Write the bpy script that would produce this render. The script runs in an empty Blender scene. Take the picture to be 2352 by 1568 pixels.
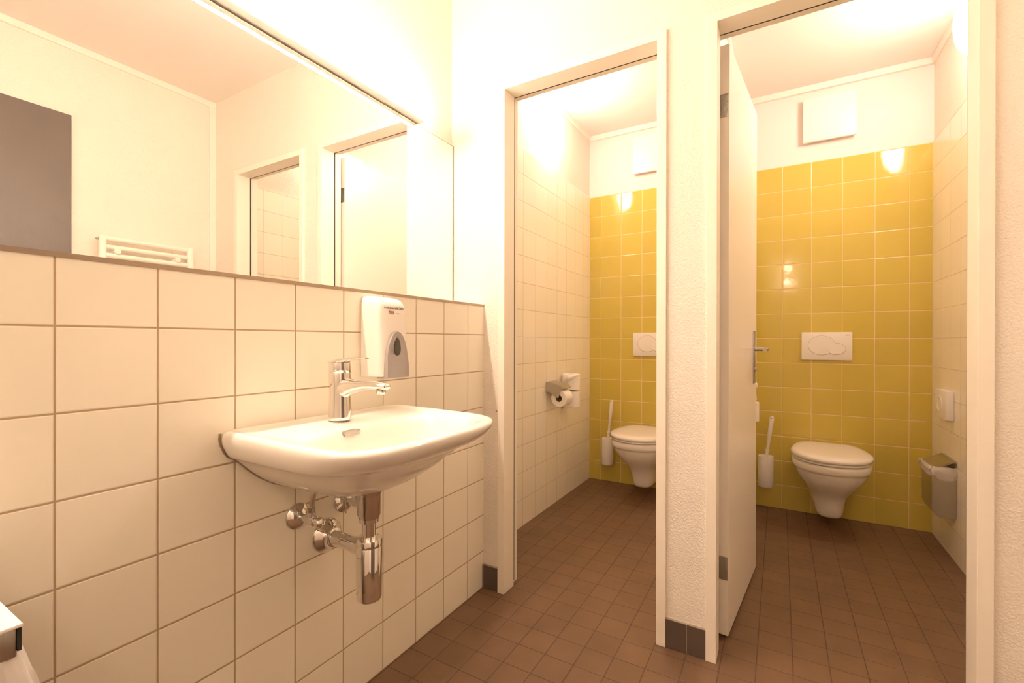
import bpy, bmesh, math, random
from mathutils import Vector, Matrix
random.seed(7)
PI = math.pi
sc = bpy.context.scene
COL = sc.collection

# ------------------------------------------------------------------ camera, world, exposure
cam_data = bpy.data.cameras.new('camera')
cam = bpy.data.objects.new('camera', cam_data)
COL.objects.link(cam)
_R = Vector((0.864012, 0.503468, 0.00167)).normalized()
_F = Vector((-0.503466, 0.864013, -0.001639)).normalized()
_U = _R.cross(_F).normalized()
_m = Matrix((_R, _U, -_F)).transposed().to_4x4()
_m.translation = Vector((1.06671, 0.0, 1.02597))
cam.matrix_world = _m
cam_data.sensor_width = 36.0
cam_data.lens = 1055.006 * 36.0 / 2352.0
cam_data.clip_start = 0.02
sc.camera = cam
world = bpy.data.worlds.new('world')
sc.world = world
world.use_nodes = True
world.node_tree.nodes['Background'].inputs[0].default_value = (1.0, 0.8, 0.6, 1)
world.node_tree.nodes['Background'].inputs[1].default_value = 0.02
vs = sc.view_settings
vs.view_transform = 'Standard'
vs.look = 'None'
vs.gamma = 1.0
vs.use_curve_mapping = False
vs.exposure = 0.0
TUBE_L = 204.0          # radiance of the tube over the mirror
DOME_L = 42.0
GLOBE_L = 60.0          # radiance of the stall lamps
WARM = (1.0, 0.79, 0.625)
WARM2 = (1.0, 0.78, 0.66)
try:
    sc.cycles.diffuse_bounces = 10
    sc.cycles.glossy_bounces = 6
    sc.cycles.max_bounces = 14
    sc.cycles.sample_clamp_indirect = 20.0
except Exception:
    pass

# ------------------------------------------------------------------ materials
def new_mat(name):
    m = bpy.data.materials.new(name)
    m.use_nodes = True
    return m, m.node_tree, m.node_tree.nodes['Principled BSDF']

def mat(name, color, rough=0.5, metal=0.0, bump=0.0, bump_scale=200.0, var=0.0, coat=0.0, spec=None, detail=2.0, stretch=None, bdist=0.01):
    m, nt, p = new_mat(name)
    N, L = nt.nodes, nt.links
    p.inputs['Base Color'].default_value = (*color, 1)
    p.inputs['Roughness'].default_value = rough
    p.inputs['Metallic'].default_value = metal
    if coat: p.inputs['Coat Weight'].default_value = coat
    if spec is not None: p.inputs['Specular IOR Level'].default_value = spec
    tc = N.new('ShaderNodeTexCoord')
    mp = N.new('ShaderNodeMapping')
    L.new(tc.outputs['Object'], mp.inputs['Vector'])
    if stretch: mp.inputs['Scale'].default_value = stretch
    if bump:
        nz = N.new('ShaderNodeTexNoise')
        nz.inputs['Scale'].default_value = bump_scale
        nz.inputs['Detail'].default_value = detail
        L.new(mp.outputs[0], nz.inputs['Vector'])
        b = N.new('ShaderNodeBump')
        b.inputs['Strength'].default_value = bump
        b.inputs['Distance'].default_value = bdist
        L.new(nz.outputs['Fac'], b.inputs['Height'])
        L.new(b.outputs[0], p.inputs['Normal'])
    # gentle variation so that no surface is perfectly uniform
    nz2 = N.new('ShaderNodeTexNoise')
    nz2.inputs['Scale'].default_value = 6.0 if not stretch else 60.0
    L.new(mp.outputs[0], nz2.inputs['Vector'])
    mx = N.new('ShaderNodeMixRGB'); mx.blend_type = 'MULTIPLY'
    mx.inputs[0].default_value = var
    mx.inputs[1].default_value = (*color, 1)
    L.new(nz2.outputs['Fac'], mx.inputs[2])
    L.new(mx.outputs[0], p.inputs['Base Color'])
    return m

def tile_mat(name, axes, size, off, grout, col, gcol, rough, var=0.04, speck=0.0, wav=0.0, bumpd=0.0012):
    """axes: two of 'X','Y','Z' in world position; lines where (coord-off)/size is whole"""
    m, nt, p = new_mat(name)
    N, L = nt.nodes, nt.links
    geo = N.new('ShaderNodeNewGeometry')
    sep = N.new('ShaderNodeSeparateXYZ')
    L.new(geo.outputs['Position'], sep.inputs[0])
    def mth(op, a, b=None, c=None):
        n = N.new('ShaderNodeMath'); n.operation = op
        for i, v in enumerate((a, b, c)):
            if v is None: continue
            if isinstance(v, (int, float)): n.inputs[i].default_value = v
            else: L.new(v, n.inputs[i])
        return n.outputs[0]
    ds, ids = [], []
    for ax, o in zip(axes, off):
        q = mth('DIVIDE', mth('SUBTRACT', sep.outputs[ax], o), size)
        f = mth('FRACT', q)
        f = mth('FRACT', mth('ADD', f, 1.0))
        ids.append(mth('FLOOR', q))
        ds.append(mth('MULTIPLY', mth('MINIMUM', f, mth('SUBTRACT', 1.0, f)), size))
    d = mth('MINIMUM', ds[0], ds[1])
    mr = N.new('ShaderNodeMapRange')
    mr.inputs['From Min'].default_value = grout * 0.5 - 0.0004
    mr.inputs['From Max'].default_value = grout * 0.5 + 0.0004
    L.new(d, mr.inputs['Value'])
    hr = N.new('ShaderNodeMapRange')
    hr.interpolation_type = 'SMOOTHSTEP'
    hr.inputs['From Min'].default_value = grout * 0.5 - 0.0008
    hr.inputs['From Max'].default_value = grout * 0.5 + 0.0022
    L.new(d, hr.inputs['Value'])
    cmb = N.new('ShaderNodeCombineXYZ')
    L.new(ids[0], cmb.inputs[0]); L.new(ids[1], cmb.inputs[1])
    wn = N.new('ShaderNodeTexWhiteNoise'); wn.noise_dimensions = '3D'
    L.new(cmb.outputs[0], wn.inputs['Vector'])
    base = N.new('ShaderNodeMixRGB'); base.blend_type = 'MULTIPLY'
    base.inputs[0].default_value = var
    base.inputs[1].default_value = (*col, 1)
    L.new(wn.outputs['Value'], base.inputs[2])
    cur = base.outputs[0]
    if speck:
        nz = N.new('ShaderNodeTexNoise'); nz.inputs['Scale'].default_value = 700; nz.inputs['Detail'].default_value = 3
        L.new(geo.outputs['Position'], nz.inputs['Vector'])
        s2 = N.new('ShaderNodeMixRGB'); s2.blend_type = 'OVERLAY'; s2.inputs[0].default_value = speck
        L.new(cur, s2.inputs[1]); L.new(nz.outputs['Fac'], s2.inputs[2])
        nz3 = N.new('ShaderNodeTexNoise'); nz3.inputs['Scale'].default_value = 9; nz3.inputs['Detail'].default_value = 4
        L.new(geo.outputs['Position'], nz3.inputs['Vector'])
        s3 = N.new('ShaderNodeMixRGB'); s3.blend_type = 'OVERLAY'; s3.inputs[0].default_value = speck * 0.7
        L.new(s2.outputs[0], s3.inputs[1]); L.new(nz3.outputs['Fac'], s3.inputs[2])
        cur = s3.outputs[0]
    mix = N.new('ShaderNodeMixRGB')
    L.new(mr.outputs[0], mix.inputs[0])
    mix.inputs[1].default_value = (*gcol, 1)
    L.new(cur, mix.inputs[2])
    L.new(mix.outputs[0], p.inputs['Base Color'])
    rr = N.new('ShaderNodeMapRange')
    rr.inputs['To Min'].default_value = 0.7
    rr.inputs['To Max'].default_value = rough
    L.new(mr.outputs[0], rr.inputs['Value'])
    L.new(rr.outputs[0], p.inputs['Roughness'])
    b = N.new('ShaderNodeBump')
    b.inputs['Strength'].default_value = 0.6
    b.inputs['Distance'].default_value = bumpd
    L.new(hr.outputs[0], b.inputs['Height'])
    last = b.outputs[0]
    if wav:
        n4 = N.new('ShaderNodeTexNoise'); n4.inputs['Scale'].default_value = 14
        L.new(geo.outputs['Position'], n4.inputs['Vector'])
        b2 = N.new('ShaderNodeBump'); b2.inputs['Strength'].default_value = wav; b2.inputs['Distance'].default_value = 0.003
        L.new(n4.outputs['Fac'], b2.inputs['Height']); L.new(last, b2.inputs['Normal'])
        last = b2.outputs[0]
    L.new(last, p.inputs['Normal'])
    return m

def emit_mat(name, color, strength):
    m, nt, p = new_mat(name)
    p.inputs['Base Color'].default_value = (0.8, 0.78, 0.74, 1)
    p.inputs['Emission Color'].default_value = (*color, 1)
    p.inputs['Emission Strength'].default_value = strength
    p.inputs['Roughness'].default_value = 0.35
    return m

M = {}
M['plaster'] = mat('cream_plaster', (0.82, 0.77, 0.69), 0.75, bump=0.6, bump_scale=190, var=0.03, detail=1.0, bdist=0.004)
M['plaster_smooth'] = mat('smooth_cream_paint', (0.80, 0.74, 0.70), 0.6, bump=0.15, bump_scale=240, var=0.03, bdist=0.002)
M['ceiling'] = mat('matt_ceiling_paint', (0.82, 0.77, 0.72), 0.8, bump=0.1, bump_scale=300, bdist=0.002)
M['trim'] = mat('white_trim_paint', (0.86, 0.81, 0.74), 0.45)
M['frame'] = mat('cream_frame_paint', (0.87, 0.82, 0.72), 0.35, bump=0.03, bump_scale=60)
M['leaf'] = mat('cream_door_laminate', (0.88, 0.83, 0.75), 0.3, bump=0.03, bump_scale=90)
WT = (0.91, 0.87, 0.75); WG = (0.44, 0.32, 0.20)
M['tile_left'] = tile_mat('white_wall_tiles', ('Y', 'Z'), 0.15, (0.2838, 0.0), 0.0034, WT, WG, 0.16, wav=0.12)
M['tile_s1_left'] = tile_mat('white_stall_tiles', ('Y', 'Z'), 0.15, (0.132, -0.003), 0.0022, WT, (0.5, 0.42, 0.32), 0.18, wav=0.12)
M['tile_s2_right'] = tile_mat('white_stall_tiles_b', ('Y', 'Z'), 0.15, (0.12, -0.008), 0.0022, WT, (0.5, 0.42, 0.32), 0.18, wav=0.12)
YT = (0.63, 0.50, 0.10); YG = (0.80, 0.61, 0.32)
M['tile_s1_back'] = tile_mat('mustard_tiles', ('X', 'Z'), 0.15, (0.075, -0.0063), 0.0038, YT, YG, 0.075, var=0.06, wav=0.15)
M['tile_s2_back'] = tile_mat('mustard_tiles_b', ('X', 'Z'), 0.15, (0.0302, -0.0063), 0.0038, YT, YG, 0.075, var=0.06, wav=0.15)
M['floor'] = tile_mat('brown_floor_tiles', ('X', 'Y'), 0.10, (0.005, 0.053), 0.0028, (0.175, 0.100, 0.056), (0.085, 0.048, 0.028), 0.42, var=0.10, speck=0.35, bumpd=0.0008)
M['skirting'] = tile_mat('dark_skirting_tiles', ('X', 'Z'), 0.10, (0.805, -0.003), 0.0022, (0.105, 0.078, 0.06), (0.30, 0.24, 0.18), 0.4, var=0.08)
M['edge'] = mat('brown_edge_tone', (0.42, 0.33, 0.25), 0.35, metal=0.7)  # reflected brown put into the metal; same brown fills the basin's shadow gap
M['mirror'] = mat('mirror_silver', (0.93, 0.93, 0.91), 0.0, metal=1.0)
M['mirror_edge'] = mat('mirror_glass_edge', (0.25, 0.30, 0.24), 0.2)
M['edge_glass'] = mat('ground_glass_edge', (0.36, 0.29, 0.20), 0.3)
M['chrome'] = mat('chrome', (0.82, 0.80, 0.78), 0.05, metal=1.0)
M['chrome_b'] = mat('worn_chrome', (0.66, 0.62, 0.58), 0.16, metal=1.0, bump=0.03, bump_scale=40)
M['steel'] = mat('brushed_steel', (0.55, 0.52, 0.48), 0.32, metal=1.0, stretch=(8, 400, 8), bump=0.05, bump_scale=3, var=0.15)
M['ceramic'] = mat('white_ceramic', (0.86, 0.83, 0.78), 0.07, coat=0.3, bump=0.01, bump_scale=8)
M['seat'] = mat('white_seat_plastic', (0.86, 0.83, 0.78), 0.18)
M['plastic'] = mat('white_plastic', (0.84, 0.81, 0.76), 0.28)
M['grey_plastic'] = mat('grey_plastic', (0.36, 0.33, 0.32), 0.35)
M['window_dark'] = mat('smoked_window', (0.06, 0.05, 0.04), 0.15)
M['black'] = mat('black_rubber', (0.02, 0.018, 0.015), 0.6)
M['paper'] = mat('tissue_paper', (0.88, 0.85, 0.80), 0.9, bump=0.2, bump_scale=300, bdist=0.002)
M['card'] = mat('cardboard', (0.35, 0.26, 0.18), 0.85)
M['bristle'] = mat('brush_plastic', (0.82, 0.79, 0.74), 0.35)
M['hinge'] = mat('zinc_hinge', (0.42, 0.40, 0.35), 0.3, metal=1.0, bump=0.3, bump_scale=120)
M['dark_door'] = mat('dark_door_laminate', (0.15, 0.125, 0.11), 0.36, bump=0.06, bump_scale=260, var=0.1, detail=4.0)
M['rad'] = mat('radiator_enamel', (0.86, 0.82, 0.74), 0.3)
M['ink'] = mat('black_print', (0.05, 0.035, 0.025), 0.6)
M['red_ink'] = mat('red_print', (0.33, 0.035, 0.02), 0.6)
M['grey_ink'] = mat('grey_print', (0.45, 0.40, 0.35), 0.6)
M['tube'] = emit_mat('lit_tube', WARM, TUBE_L)
M['globe'] = emit_mat('lit_glass_globe', WARM, GLOBE_L)
M['dome'] = emit_mat('lit_opal_dome', WARM2, DOME_L)
def bag_mat():
    m, nt, p = new_mat('thin_bag_film')
    p.inputs['Base Color'].default_value = (0.86, 0.82, 0.78, 1)
    p.inputs['Roughness'].default_value = 0.25
    p.inputs['Transmission Weight'].default_value = 0.35
    p.inputs['IOR'].default_value = 1.1
    return m
M['bag'] = bag_mat()

# ------------------------------------------------------------------ mesh helpers
def to_world(parent):
    o = Vector((0, 0, 0))
    while parent is not None:
        o = o + parent.location
        parent = parent.parent
    return o

def obj(name, bm, m, parent=None, smooth=None, origin=None):
    """link a bmesh (world coordinates) as one mesh object; smooth = angle in degrees"""
    base = to_world(parent)
    org = Vector(origin) if origin is not None else (base if parent is not None else Vector((0, 0, 0)))
    bmesh.ops.translate(bm, verts=bm.verts, vec=-org)
    bmesh.ops.recalc_face_normals(bm, faces=bm.faces)
    me = bpy.data.meshes.new(name)
    bm.to_mesh(me); bm.free()
    me.materials.append(m)
    o = bpy.data.objects.new(name, me)
    COL.objects.link(o)
    o.location = org - base
    if parent is not None: o.parent = parent
    if smooth is not None:
        me.polygons.foreach_set('use_smooth', [True] * len(me.polygons))
        b2 = bmesh.new(); b2.from_mesh(me)
        for e in b2.edges:
            if len(e.link_faces) == 2 and e.calc_face_angle(0) > math.radians(smooth):
                e.smooth = False
        b2.to_mesh(me); b2.free()
    return o

def box(bm, lo, hi, bev=0.0, seg=2):
    cx = [(a + b) / 2 for a, b in zip(lo, hi)]
    r = bmesh.ops.create_cube(bm, size=1.0)
    vs_ = r['verts']
    for v in vs_:
        v.co = Vector([cx[i] + v.co[i] * (hi[i] - lo[i]) for i in range(3)])
    if bev:
        es = list({e for v in vs_ for e in v.link_edges})
        bmesh.ops.bevel(bm, geom=es, offset=bev, segments=seg, profile=0.5, affect='EDGES')
    return vs_

def B(lo, hi, bev=0.0, seg=2):
    bm = bmesh.new(); box(bm, lo, hi, bev, seg); return bm

def loft(bm, rings, cap0=True, cap1=True, closed=True):
    vr = [[bm.verts.new(p) for p in r] for r in rings]
    n = len(rings[0])
    for a, b in zip(vr, vr[1:]):
        rng = range(n) if closed else range(n - 1)
        for i in rng:
            j = (i + 1) % n
            try: bm.faces.new((a[i], a[j], b[j], b[i]))
            except ValueError: pass
    if cap0: bm.faces.new(vr[0])
    if cap1: bm.faces.new(list(reversed(vr[-1])))
    return vr

def frame_for(d):
    d = d.normalized()
    a = Vector((0, 0, 1)) if abs(d.z) < 0.9 else Vector((1, 0, 0))
    u = d.cross(a).normalized(); v = d.cross(u).normalized()
    return u, v

def lathe(bm, base, axis, prof, n=40):
    """prof: list of (distance along axis, radius)"""
    base = Vector(base); axis = Vector(axis).normalized()
    u, v = frame_for(axis)
    rings = []
    for d, r in prof:
        r = max(r, 1e-5)
        rings.append([base + axis * d + (u * math.cos(t) + v * math.sin(t)) * r for t in [2 * PI * k / n for k in range(n)]])
    loft(bm, rings)

def LA(base, axis, prof, n=40):
    bm = bmesh.new(); lathe(bm, base, axis, prof, n); return bm

def tube(bm, pts, r, n=16):
    pts = [Vector(p) for p in pts]
    rs = r if isinstance(r, (list, tuple)) else [r] * len(pts)
    rings = []; u = None
    for i, p in enumerate(pts):
        d = (pts[min(i + 1, len(pts) - 1)] - pts[max(i - 1, 0)]).normalized()
        if u is None: u, v = frame_for(d)
        else:
            u = (u - d * u.dot(d)).normalized(); v = d.cross(u).normalized()
        rings.append([p + (u * math.cos(t) + v * math.sin(t)) * rs[i] for t in [2 * PI * k / n for k in range(n)]])
    loft(bm, rings)

def TU(pts, r, n=16):
    bm = bmesh.new(); tube(bm, pts, r, n); return bm

def bez(p0, p1, p2, p3, n=12):
    out = []
    for i in range(n + 1):
        t = i / n
        out.append(Vector(p0) * (1 - t) ** 3 + Vector(p1) * 3 * t * (1 - t) ** 2 + Vector(p2) * 3 * t * t * (1 - t) + Vector(p3) * t ** 3)
    return out

def tag(o, label, cat=None, kind=None, group=None):
    o['label'] = label
    if cat: o['category'] = cat
    if kind: o['kind'] = kind
    if group: o['group'] = group
    return o

def thing(name, label, cat, loc, group=None, kind=None):
    o = bpy.data.objects.new(name, None)
    o.empty_display_size = 0.05
    COL.objects.link(o); o.location = loc
    return tag(o, label, cat, kind, group)

def struct(name, bm, m, label, cat, smooth=None):
    o = obj(name, bm, m, smooth=smooth)
    return tag(o, label, cat, 'structure')

def copy_tree(o, parent=None):
    c = o.copy(); COL.objects.link(c); c.parent = parent
    for ch in list(o.children): copy_tree(ch, c)
    return c

def text(name, body, size, m, parent, loc, rot, extrude=0.0, squeeze=1.0, bold=0.0, spacing=1.0):
    cu = bpy.data.curves.new(name, 'FONT')
    cu.body = body; cu.size = size; cu.extrude = extrude; cu.offset = bold
    cu.align_x = 'CENTER'; cu.align_y = 'CENTER'; cu.space_character = spacing
    cu.materials.append(m)
    tmp = bpy.data.objects.new('tmp_text', cu); COL.objects.link(tmp)
    bpy.context.view_layer.update()
    me = bpy.data.meshes.new_from_object(tmp.evaluated_get(bpy.context.evaluated_depsgraph_get()))
    bpy.data.objects.remove(tmp); bpy.data.curves.remove(cu)
    me.name = name
    o = bpy.data.objects.new(name, me); COL.objects.link(o)
    if not me.materials: me.materials.append(m)
    o.parent = parent; o.location = Vector(loc) - to_world(parent); o.rotation_euler = rot
    o.scale = (squeeze, 1, 1)
    return o

# ------------------------------------------------------------------ room shell
XW = -0.169; XR = 1.770; YE = 1.597; YS = 1.700; YB = 3.268; H = 2.55
P1R, P2L = 0.760, 0.845
struct('floor', B((-0.30, -0.85, -0.08), (1.95, 3.45, 0.0)), M['floor'], 'brown floor of small square tiles running through both stalls', 'floor')
struct('ceiling', B((-0.30, -0.85, H), (1.95, 3.45, H + 0.08)), M['ceiling'], 'pale smooth ceiling over washroom and stalls', 'ceiling')
struct('wall_left', B((-0.30, -0.85, 0.0), (XW, 3.45, H)), M['plaster'], 'cream wall behind the mirror and left of the first stall', 'wall')
struct('wall_left_lower', B((XW, -0.70, 0.0), (0.0, YE, 1.1705)), M['tile_left'], 'boxed-out lower wall of white square tiles behind the washbasin', 'wall')
struct('trim_1', B((-0.0, -0.70, 1.1675), (0.0022, YE, 1.1765)), M['edge'], 'thin metal edge strip, reflected brown put into its colour, along the top of the white tiles', 'trim')
struct('wall_left_shelf', B((XW, -0.70, 1.1705), (0.0, YE, 1.1765)), M['trim'], 'narrow ledge on top of the tiled lower wall under the mirror', 'wall')
struct('wall_rear', B((-0.30, -0.85, 0.0), (1.95, -0.70, H)), M['plaster'], 'cream wall behind the camera', 'wall')
bm = bmesh.new()
box(bm, (XR, -0.70, 0), (1.95, YS, H)); box(bm, (1.781, YS, 0), (1.95, 3.45, H))
struct('wall_right', bm, M['plaster'], 'cream wall opposite the mirror', 'wall')
# front of the stalls with its two door openings
bm = bmesh.new()
box(bm, (XW, YE, 0), (0.084, YS, H)); box(bm, (0.729, YE, 0), (0.874, YS, H)); box(bm, (1.519, YE, 0), (XR, YS, H))
box(bm, (0.084, YE, 2.060), (0.729, YS, H)); box(bm, (0.874, YE, 2.060), (1.519, YS, H))
struct('wall_front', bm, M['plaster'], 'cream textured wall with two stall doorways', 'wall')
struct('wall_far', B((-0.30, YB + 0.006, 0), (1.95, 3.45, H)), M['plaster_smooth'], 'pale wall above the mustard tiles in the stalls', 'wall')
struct('wall_partition', B((P1R + 0.006, YS, 0), (P2L - 0.006, YB + 0.006, H)), M['plaster_smooth'], 'partition wall between the two stalls', 'wall')
TT = 2.095
struct('wall_far_tiles', B((-0.163, YB, 0), (P1R, YB + 0.006, TT)), M['tile_s1_back'], 'mustard yellow square tiles on the back wall of the left stall', 'wall')
struct('wall_far_tiles.001', B((P2L, YB, 0), (1.775, YB + 0.006, TT)), M['tile_s2_back'], 'mustard yellow square tiles on the back wall of the right stall', 'wall')
struct('wall_left_tiles', B((XW, YS, 0), (-0.163, YB + 0.006, TT)), M['tile_s1_left'], 'white tiles on the left side of the left stall', 'wall')
struct('wall_partition_tiles', B((P1R, YS, 0), (P1R + 0.006, YB, TT)), M['tile_s1_left'], 'white tiles on the right side of the left stall', 'wall')
struct('wall_partition_tiles.001', B((P2L - 0.006, YS, 0), (P2L, YB, TT)), M['tile_s2_right'], 'white tiles on the left side of the right stall', 'wall')
struct('wall_right_tiles', B((1.775, YS, 0), (1.781, YB + 0.006, TT)), M['tile_s2_right'], 'white tiles on the right side of the right stall', 'wall')
# ceiling strips
bm = bmesh.new()
box(bm, (XR - 0.012, -0.70, H - 0.034), (XR, YE, H), 0.002); box(bm, (XR - 0.012, YE - 0.036, 0), (XR, YE, H - 0.034), 0.002)
struct('trim_2', bm, M['trim'], 'white strip along ceiling and corner of the wall opposite the mirror', 'trim')
def cove(name, x0, x1, label):
    bm = bmesh.new()
    box(bm, (x0, YB - 0.014, H - 0.036), (x1, YB + 0.006, H), 0.002)
    box(bm, (x0, YS, H - 0.036), (x0 + 0.014, YB - 0.014, H), 0.002)
    box(bm, (x1 - 0.014, YS, H - 0.036), (x1, YB - 0.014, H), 0.002)
    struct(name, bm, M['trim'], label, 'trim')
cove('trim_3', XW, P1R + 0.006, 'white strip round the ceiling of the left stall')
cove('trim_4', P2L - 0.006, 1.781, 'white strip round the ceiling of the right stall')
struct('baseboard_left', B((0.0, YE - 0.009, 0), (0.074, YE, 0.097), 0.001), M['skirting'], 'dark skirting tile between white tiles and left door frame', 'skirting')
struct('baseboard_middle', B((0.737, YE - 0.009, 0), (0.864, YE, 0.097), 0.001), M['skirting'], 'two dark skirting tiles on the pier between the stall doors', 'skirting')
struct('baseboard_right', B((1.528, YE - 0.009, 0), (XR - 0.012, YE, 0.097), 0.001), M['skirting'], 'dark skirting tile right of the right door frame', 'skirting')

# ------------------------------------------------------------------ stall doors
def stall_door(name, a, b, side, label):
    """a, b: clear opening; side: +1 hinged on the left jamb, -1 on the right one"""
    root = thing(name, label, 'door', ((a + b) / 2, YE, 0), kind='structure')
    zt = 2.041; w = 0.031; y0 = YE - 0.011; yr = 1.666; yb = 1.722
    bm = bmesh.new()
    for s, x in ((-1, a), (1, b)):
        lo, hi = sorted((x, x + s * w))
        box(bm, (lo, y0, 0), (hi, yr, zt + 0.0005), 0.0012)
        lo, hi = sorted((x + s * 0.016, x + s * (w - 0.001)))
        box(bm, (lo, yr - 0.001, 0.0), (hi, yb, zt + 0.016))
    box(bm, (a - w, y0, zt), (b + w, yr, zt + 0.030), 0.0012)
    box(bm, (a - 0.016, yr - 0.001, zt + 0.016), (b + 0.016, yb, zt + 0.030))
    obj('door_frame', bm, M['frame'], root)
    bm = bmesh.new()
    box(bm, (a - 0.016, yr, 0.02), (a - 0.002, yr + 0.008, zt + 0.002))
    box(bm, (b + 0.002, yr, 0.02), (b + 0.016, yr + 0.008, zt + 0.002))
    box(bm, (a - 0.016, yr, zt + 0.002), (b + 0.016, yr + 0.008, zt + 0.0155))
    obj('door_seal', bm, M['black'], root)
    # the leaf stands open into the stall
    if side > 0: n = Vector((0.916, 1.735, 0)); d = Vector((0.0602, 0.602, 0)).normalized(); t = Vector((-d.y, d.x, 0))
    else: n = Vector((0.712, 1.740, 0)); d = Vector((0.006, 0.602, 0)).normalized(); t = Vector((d.y, -d.x, 0))
    Lw = 0.606; th = 0.040 if side > 0 else 0.036
    z0, z1 = 0.012, 2.046
    def leafpt(s, q, z): return n + d * s + t * q + Vector((0, 0, z))
    bm = bmesh.new()
    vs_ = []
    for z in (z0, z1):
        for s, q in ((0, 0), (Lw, 0), (Lw, th), (0, th)):
            vs_.append(bm.verts.new(leafpt(s, q, z)))
    for f in ((0, 1, 2, 3), (7, 6, 5, 4), (0, 4, 5, 1), (1, 5, 6, 2), (2, 6, 7, 3), (3, 7, 4, 0)):
        bm.faces.new([vs_[i] for i in f])
    bmesh.ops.bevel(bm, geom=list(bm.edges), offset=0.0015, segments=2, affect='EDGES')
    leaf = obj('door_leaf', bm, M['leaf'], root, smooth=30)
    def obox(bm, s0, s1, q0, q1, za, zb, bev=0.0):
        tmp = bmesh.new(); box(tmp, (s0, q0, za), (s1, q1, zb), bev)
        me_ = bpy.data.meshes.new('tmp')
        for v in tmp.verts: v.co = leafpt(v.co.x, v.co.y, v.co.z)
        tmp.to_mesh(me_); tmp.free(); bm.from_mesh(me_); bpy.data.meshes.remove(me_)
    for z in (1.837, 0.243):
        bm = bmesh.new()
        obox(bm, -0.0015, 0.0015, 0.002, th - 0.008, z - 0.040, z + 0.040, 0.001)
        kx = leafpt(-0.006, th - 0.004 if side > 0 else th - 0.006, 0)
        lathe(bm, (kx.x, kx.y, z - 0.041), (0, 0, 1), [(0, 0.0055), (0.001, 0.0065), (0.081, 0.0065), (0.082, 0.0055)], 16)
        obj('hinge', bm, M['hinge'], leaf, smooth=35)
    for sgn in (1, -1):
        q0 = 0.0 if sgn > 0 else th
        def qq(v): return -v if sgn > 0 else th + v
        bm = bmesh.new()
        s0 = Lw - 0.075
        lo, hi = sorted((qq(-0.0005), qq(0.005)))
        obox(bm, s0 - 0.02, s0 + 0.02, lo, hi, 0.843, 1.070, 0.0015)
        obj('handle_plate', bm, M['steel'], leaf, smooth=35)
        p0 = leafpt(s0, qq(0.004), 0.992); p1 = leafpt(s0, qq(0.040), 0.992); p2 = leafpt(s0, qq(0.052), 0.992)
        p3 = leafpt(s0 - 0.02, qq(0.056), 0.992); p4 = leafpt(s0 - 0.115, qq(0.056), 0.992)
        pts = [p0, p1] + bez(p1, p2, p3, leafpt(s0 - 0.045, qq(0.056), 0.992), 8)[1:] + [p4]
        obj('door_handle', TU(pts, [0.0085] * (len(pts) - 1) + [0.0075], 14), M['steel'], leaf, smooth=50)
        bm = bmesh.new()
        obox(bm, s0 - 0.008, s0 + 0.008, *sorted((qq(0.004), qq(0.013))), 0.900, 0.906, 0.001)
        lathe(bm, leafpt(s0, qq(0.004), 0.903), (leafpt(0, qq(1), 0) - leafpt(0, qq(0), 0)), [(0, 0.010), (0.004, 0.010), (0.005, 0.009)], 20)
        obj('privacy_bolt', bm, M['steel'], leaf, smooth=40)
    return root
stall_door('door_1', 0.106, 0.707, -1, 'cream steel framed doorway of the left stall, leaf swung right out of sight')
stall_door('door_2', 0.894, 1.497, 1, 'cream steel framed doorway of the right stall with its leaf standing open')

# dark door opposite the mirror
root = thing('door_3', 'dark grey-brown flush door seen in the mirror, on the wall opposite', 'door', (XR, 0.44, 0), kind='structure')
obj('door_leaf', B((XR - 0.014, -0.02, 0.005), (XR - 0.001, 0.898, 2.176), 0.001), M['dark_door'], root)
bm = TU([(XR - 0.014, 0.05, 1.02), (XR - 0.06, 0.05, 1.02), (XR - 0.065, 0.06, 1.02), (XR - 0.065, 0.16, 1.02)], 0.009)
obj('door_handle', bm, M['steel'], root, smooth=50)

# ------------------------------------------------------------------ mirror and lamp
mir = thing('wall_mirror', 'wide frameless mirror above the white tiled ledge', 'mirror', (XW, 0.5, 1.177))
obj('mirror_glass', B((-0.1585, -0.60, 1.1775), (-0.157, YE - 0.004, 1.868)), M['mirror'], mir)
obj('mirror_backing', B((-0.1685, -0.601, 1.1770), (-0.1585, YE - 0.0025, 1.8692)), M['mirror_edge'], mir)
mk = bmesh.new(); box(mk, (-0.1572, -0.60, 1.8655), (-0.1567, YE - 0.0035, 1.8685)); box(mk, (-0.1572, YE - 0.0095, 1.1775), (-0.1567, YE - 0.0035, 1.8655))
obj('ground_edge', mk, M['edge_glass'], mir)
mk = bmesh.new(); box(mk, (-0.157, 1.5005, 1.180), (-0.1567, 1.5025, 1.197))
obj('etched_mark', mk, M['red_ink'], mir)
mk = bmesh.new()
for yy, zz in ((1.509, 1.1945), (1.515, 1.188), (1.522, 1.1945)):
    box(mk, (-0.157, yy - 0.0014, zz - 0.002), (-0.1567, yy + 0.0014, zz + 0.002))
obj('etched_mark', mk, M['ink'], mir)
mk = bmesh.new(); box(mk, (-0.157, 1.535, 1.1905), (-0.1567, 1.567, 1.1925))
obj('etched_mark', mk, M['grey_ink'], mir)

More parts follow.
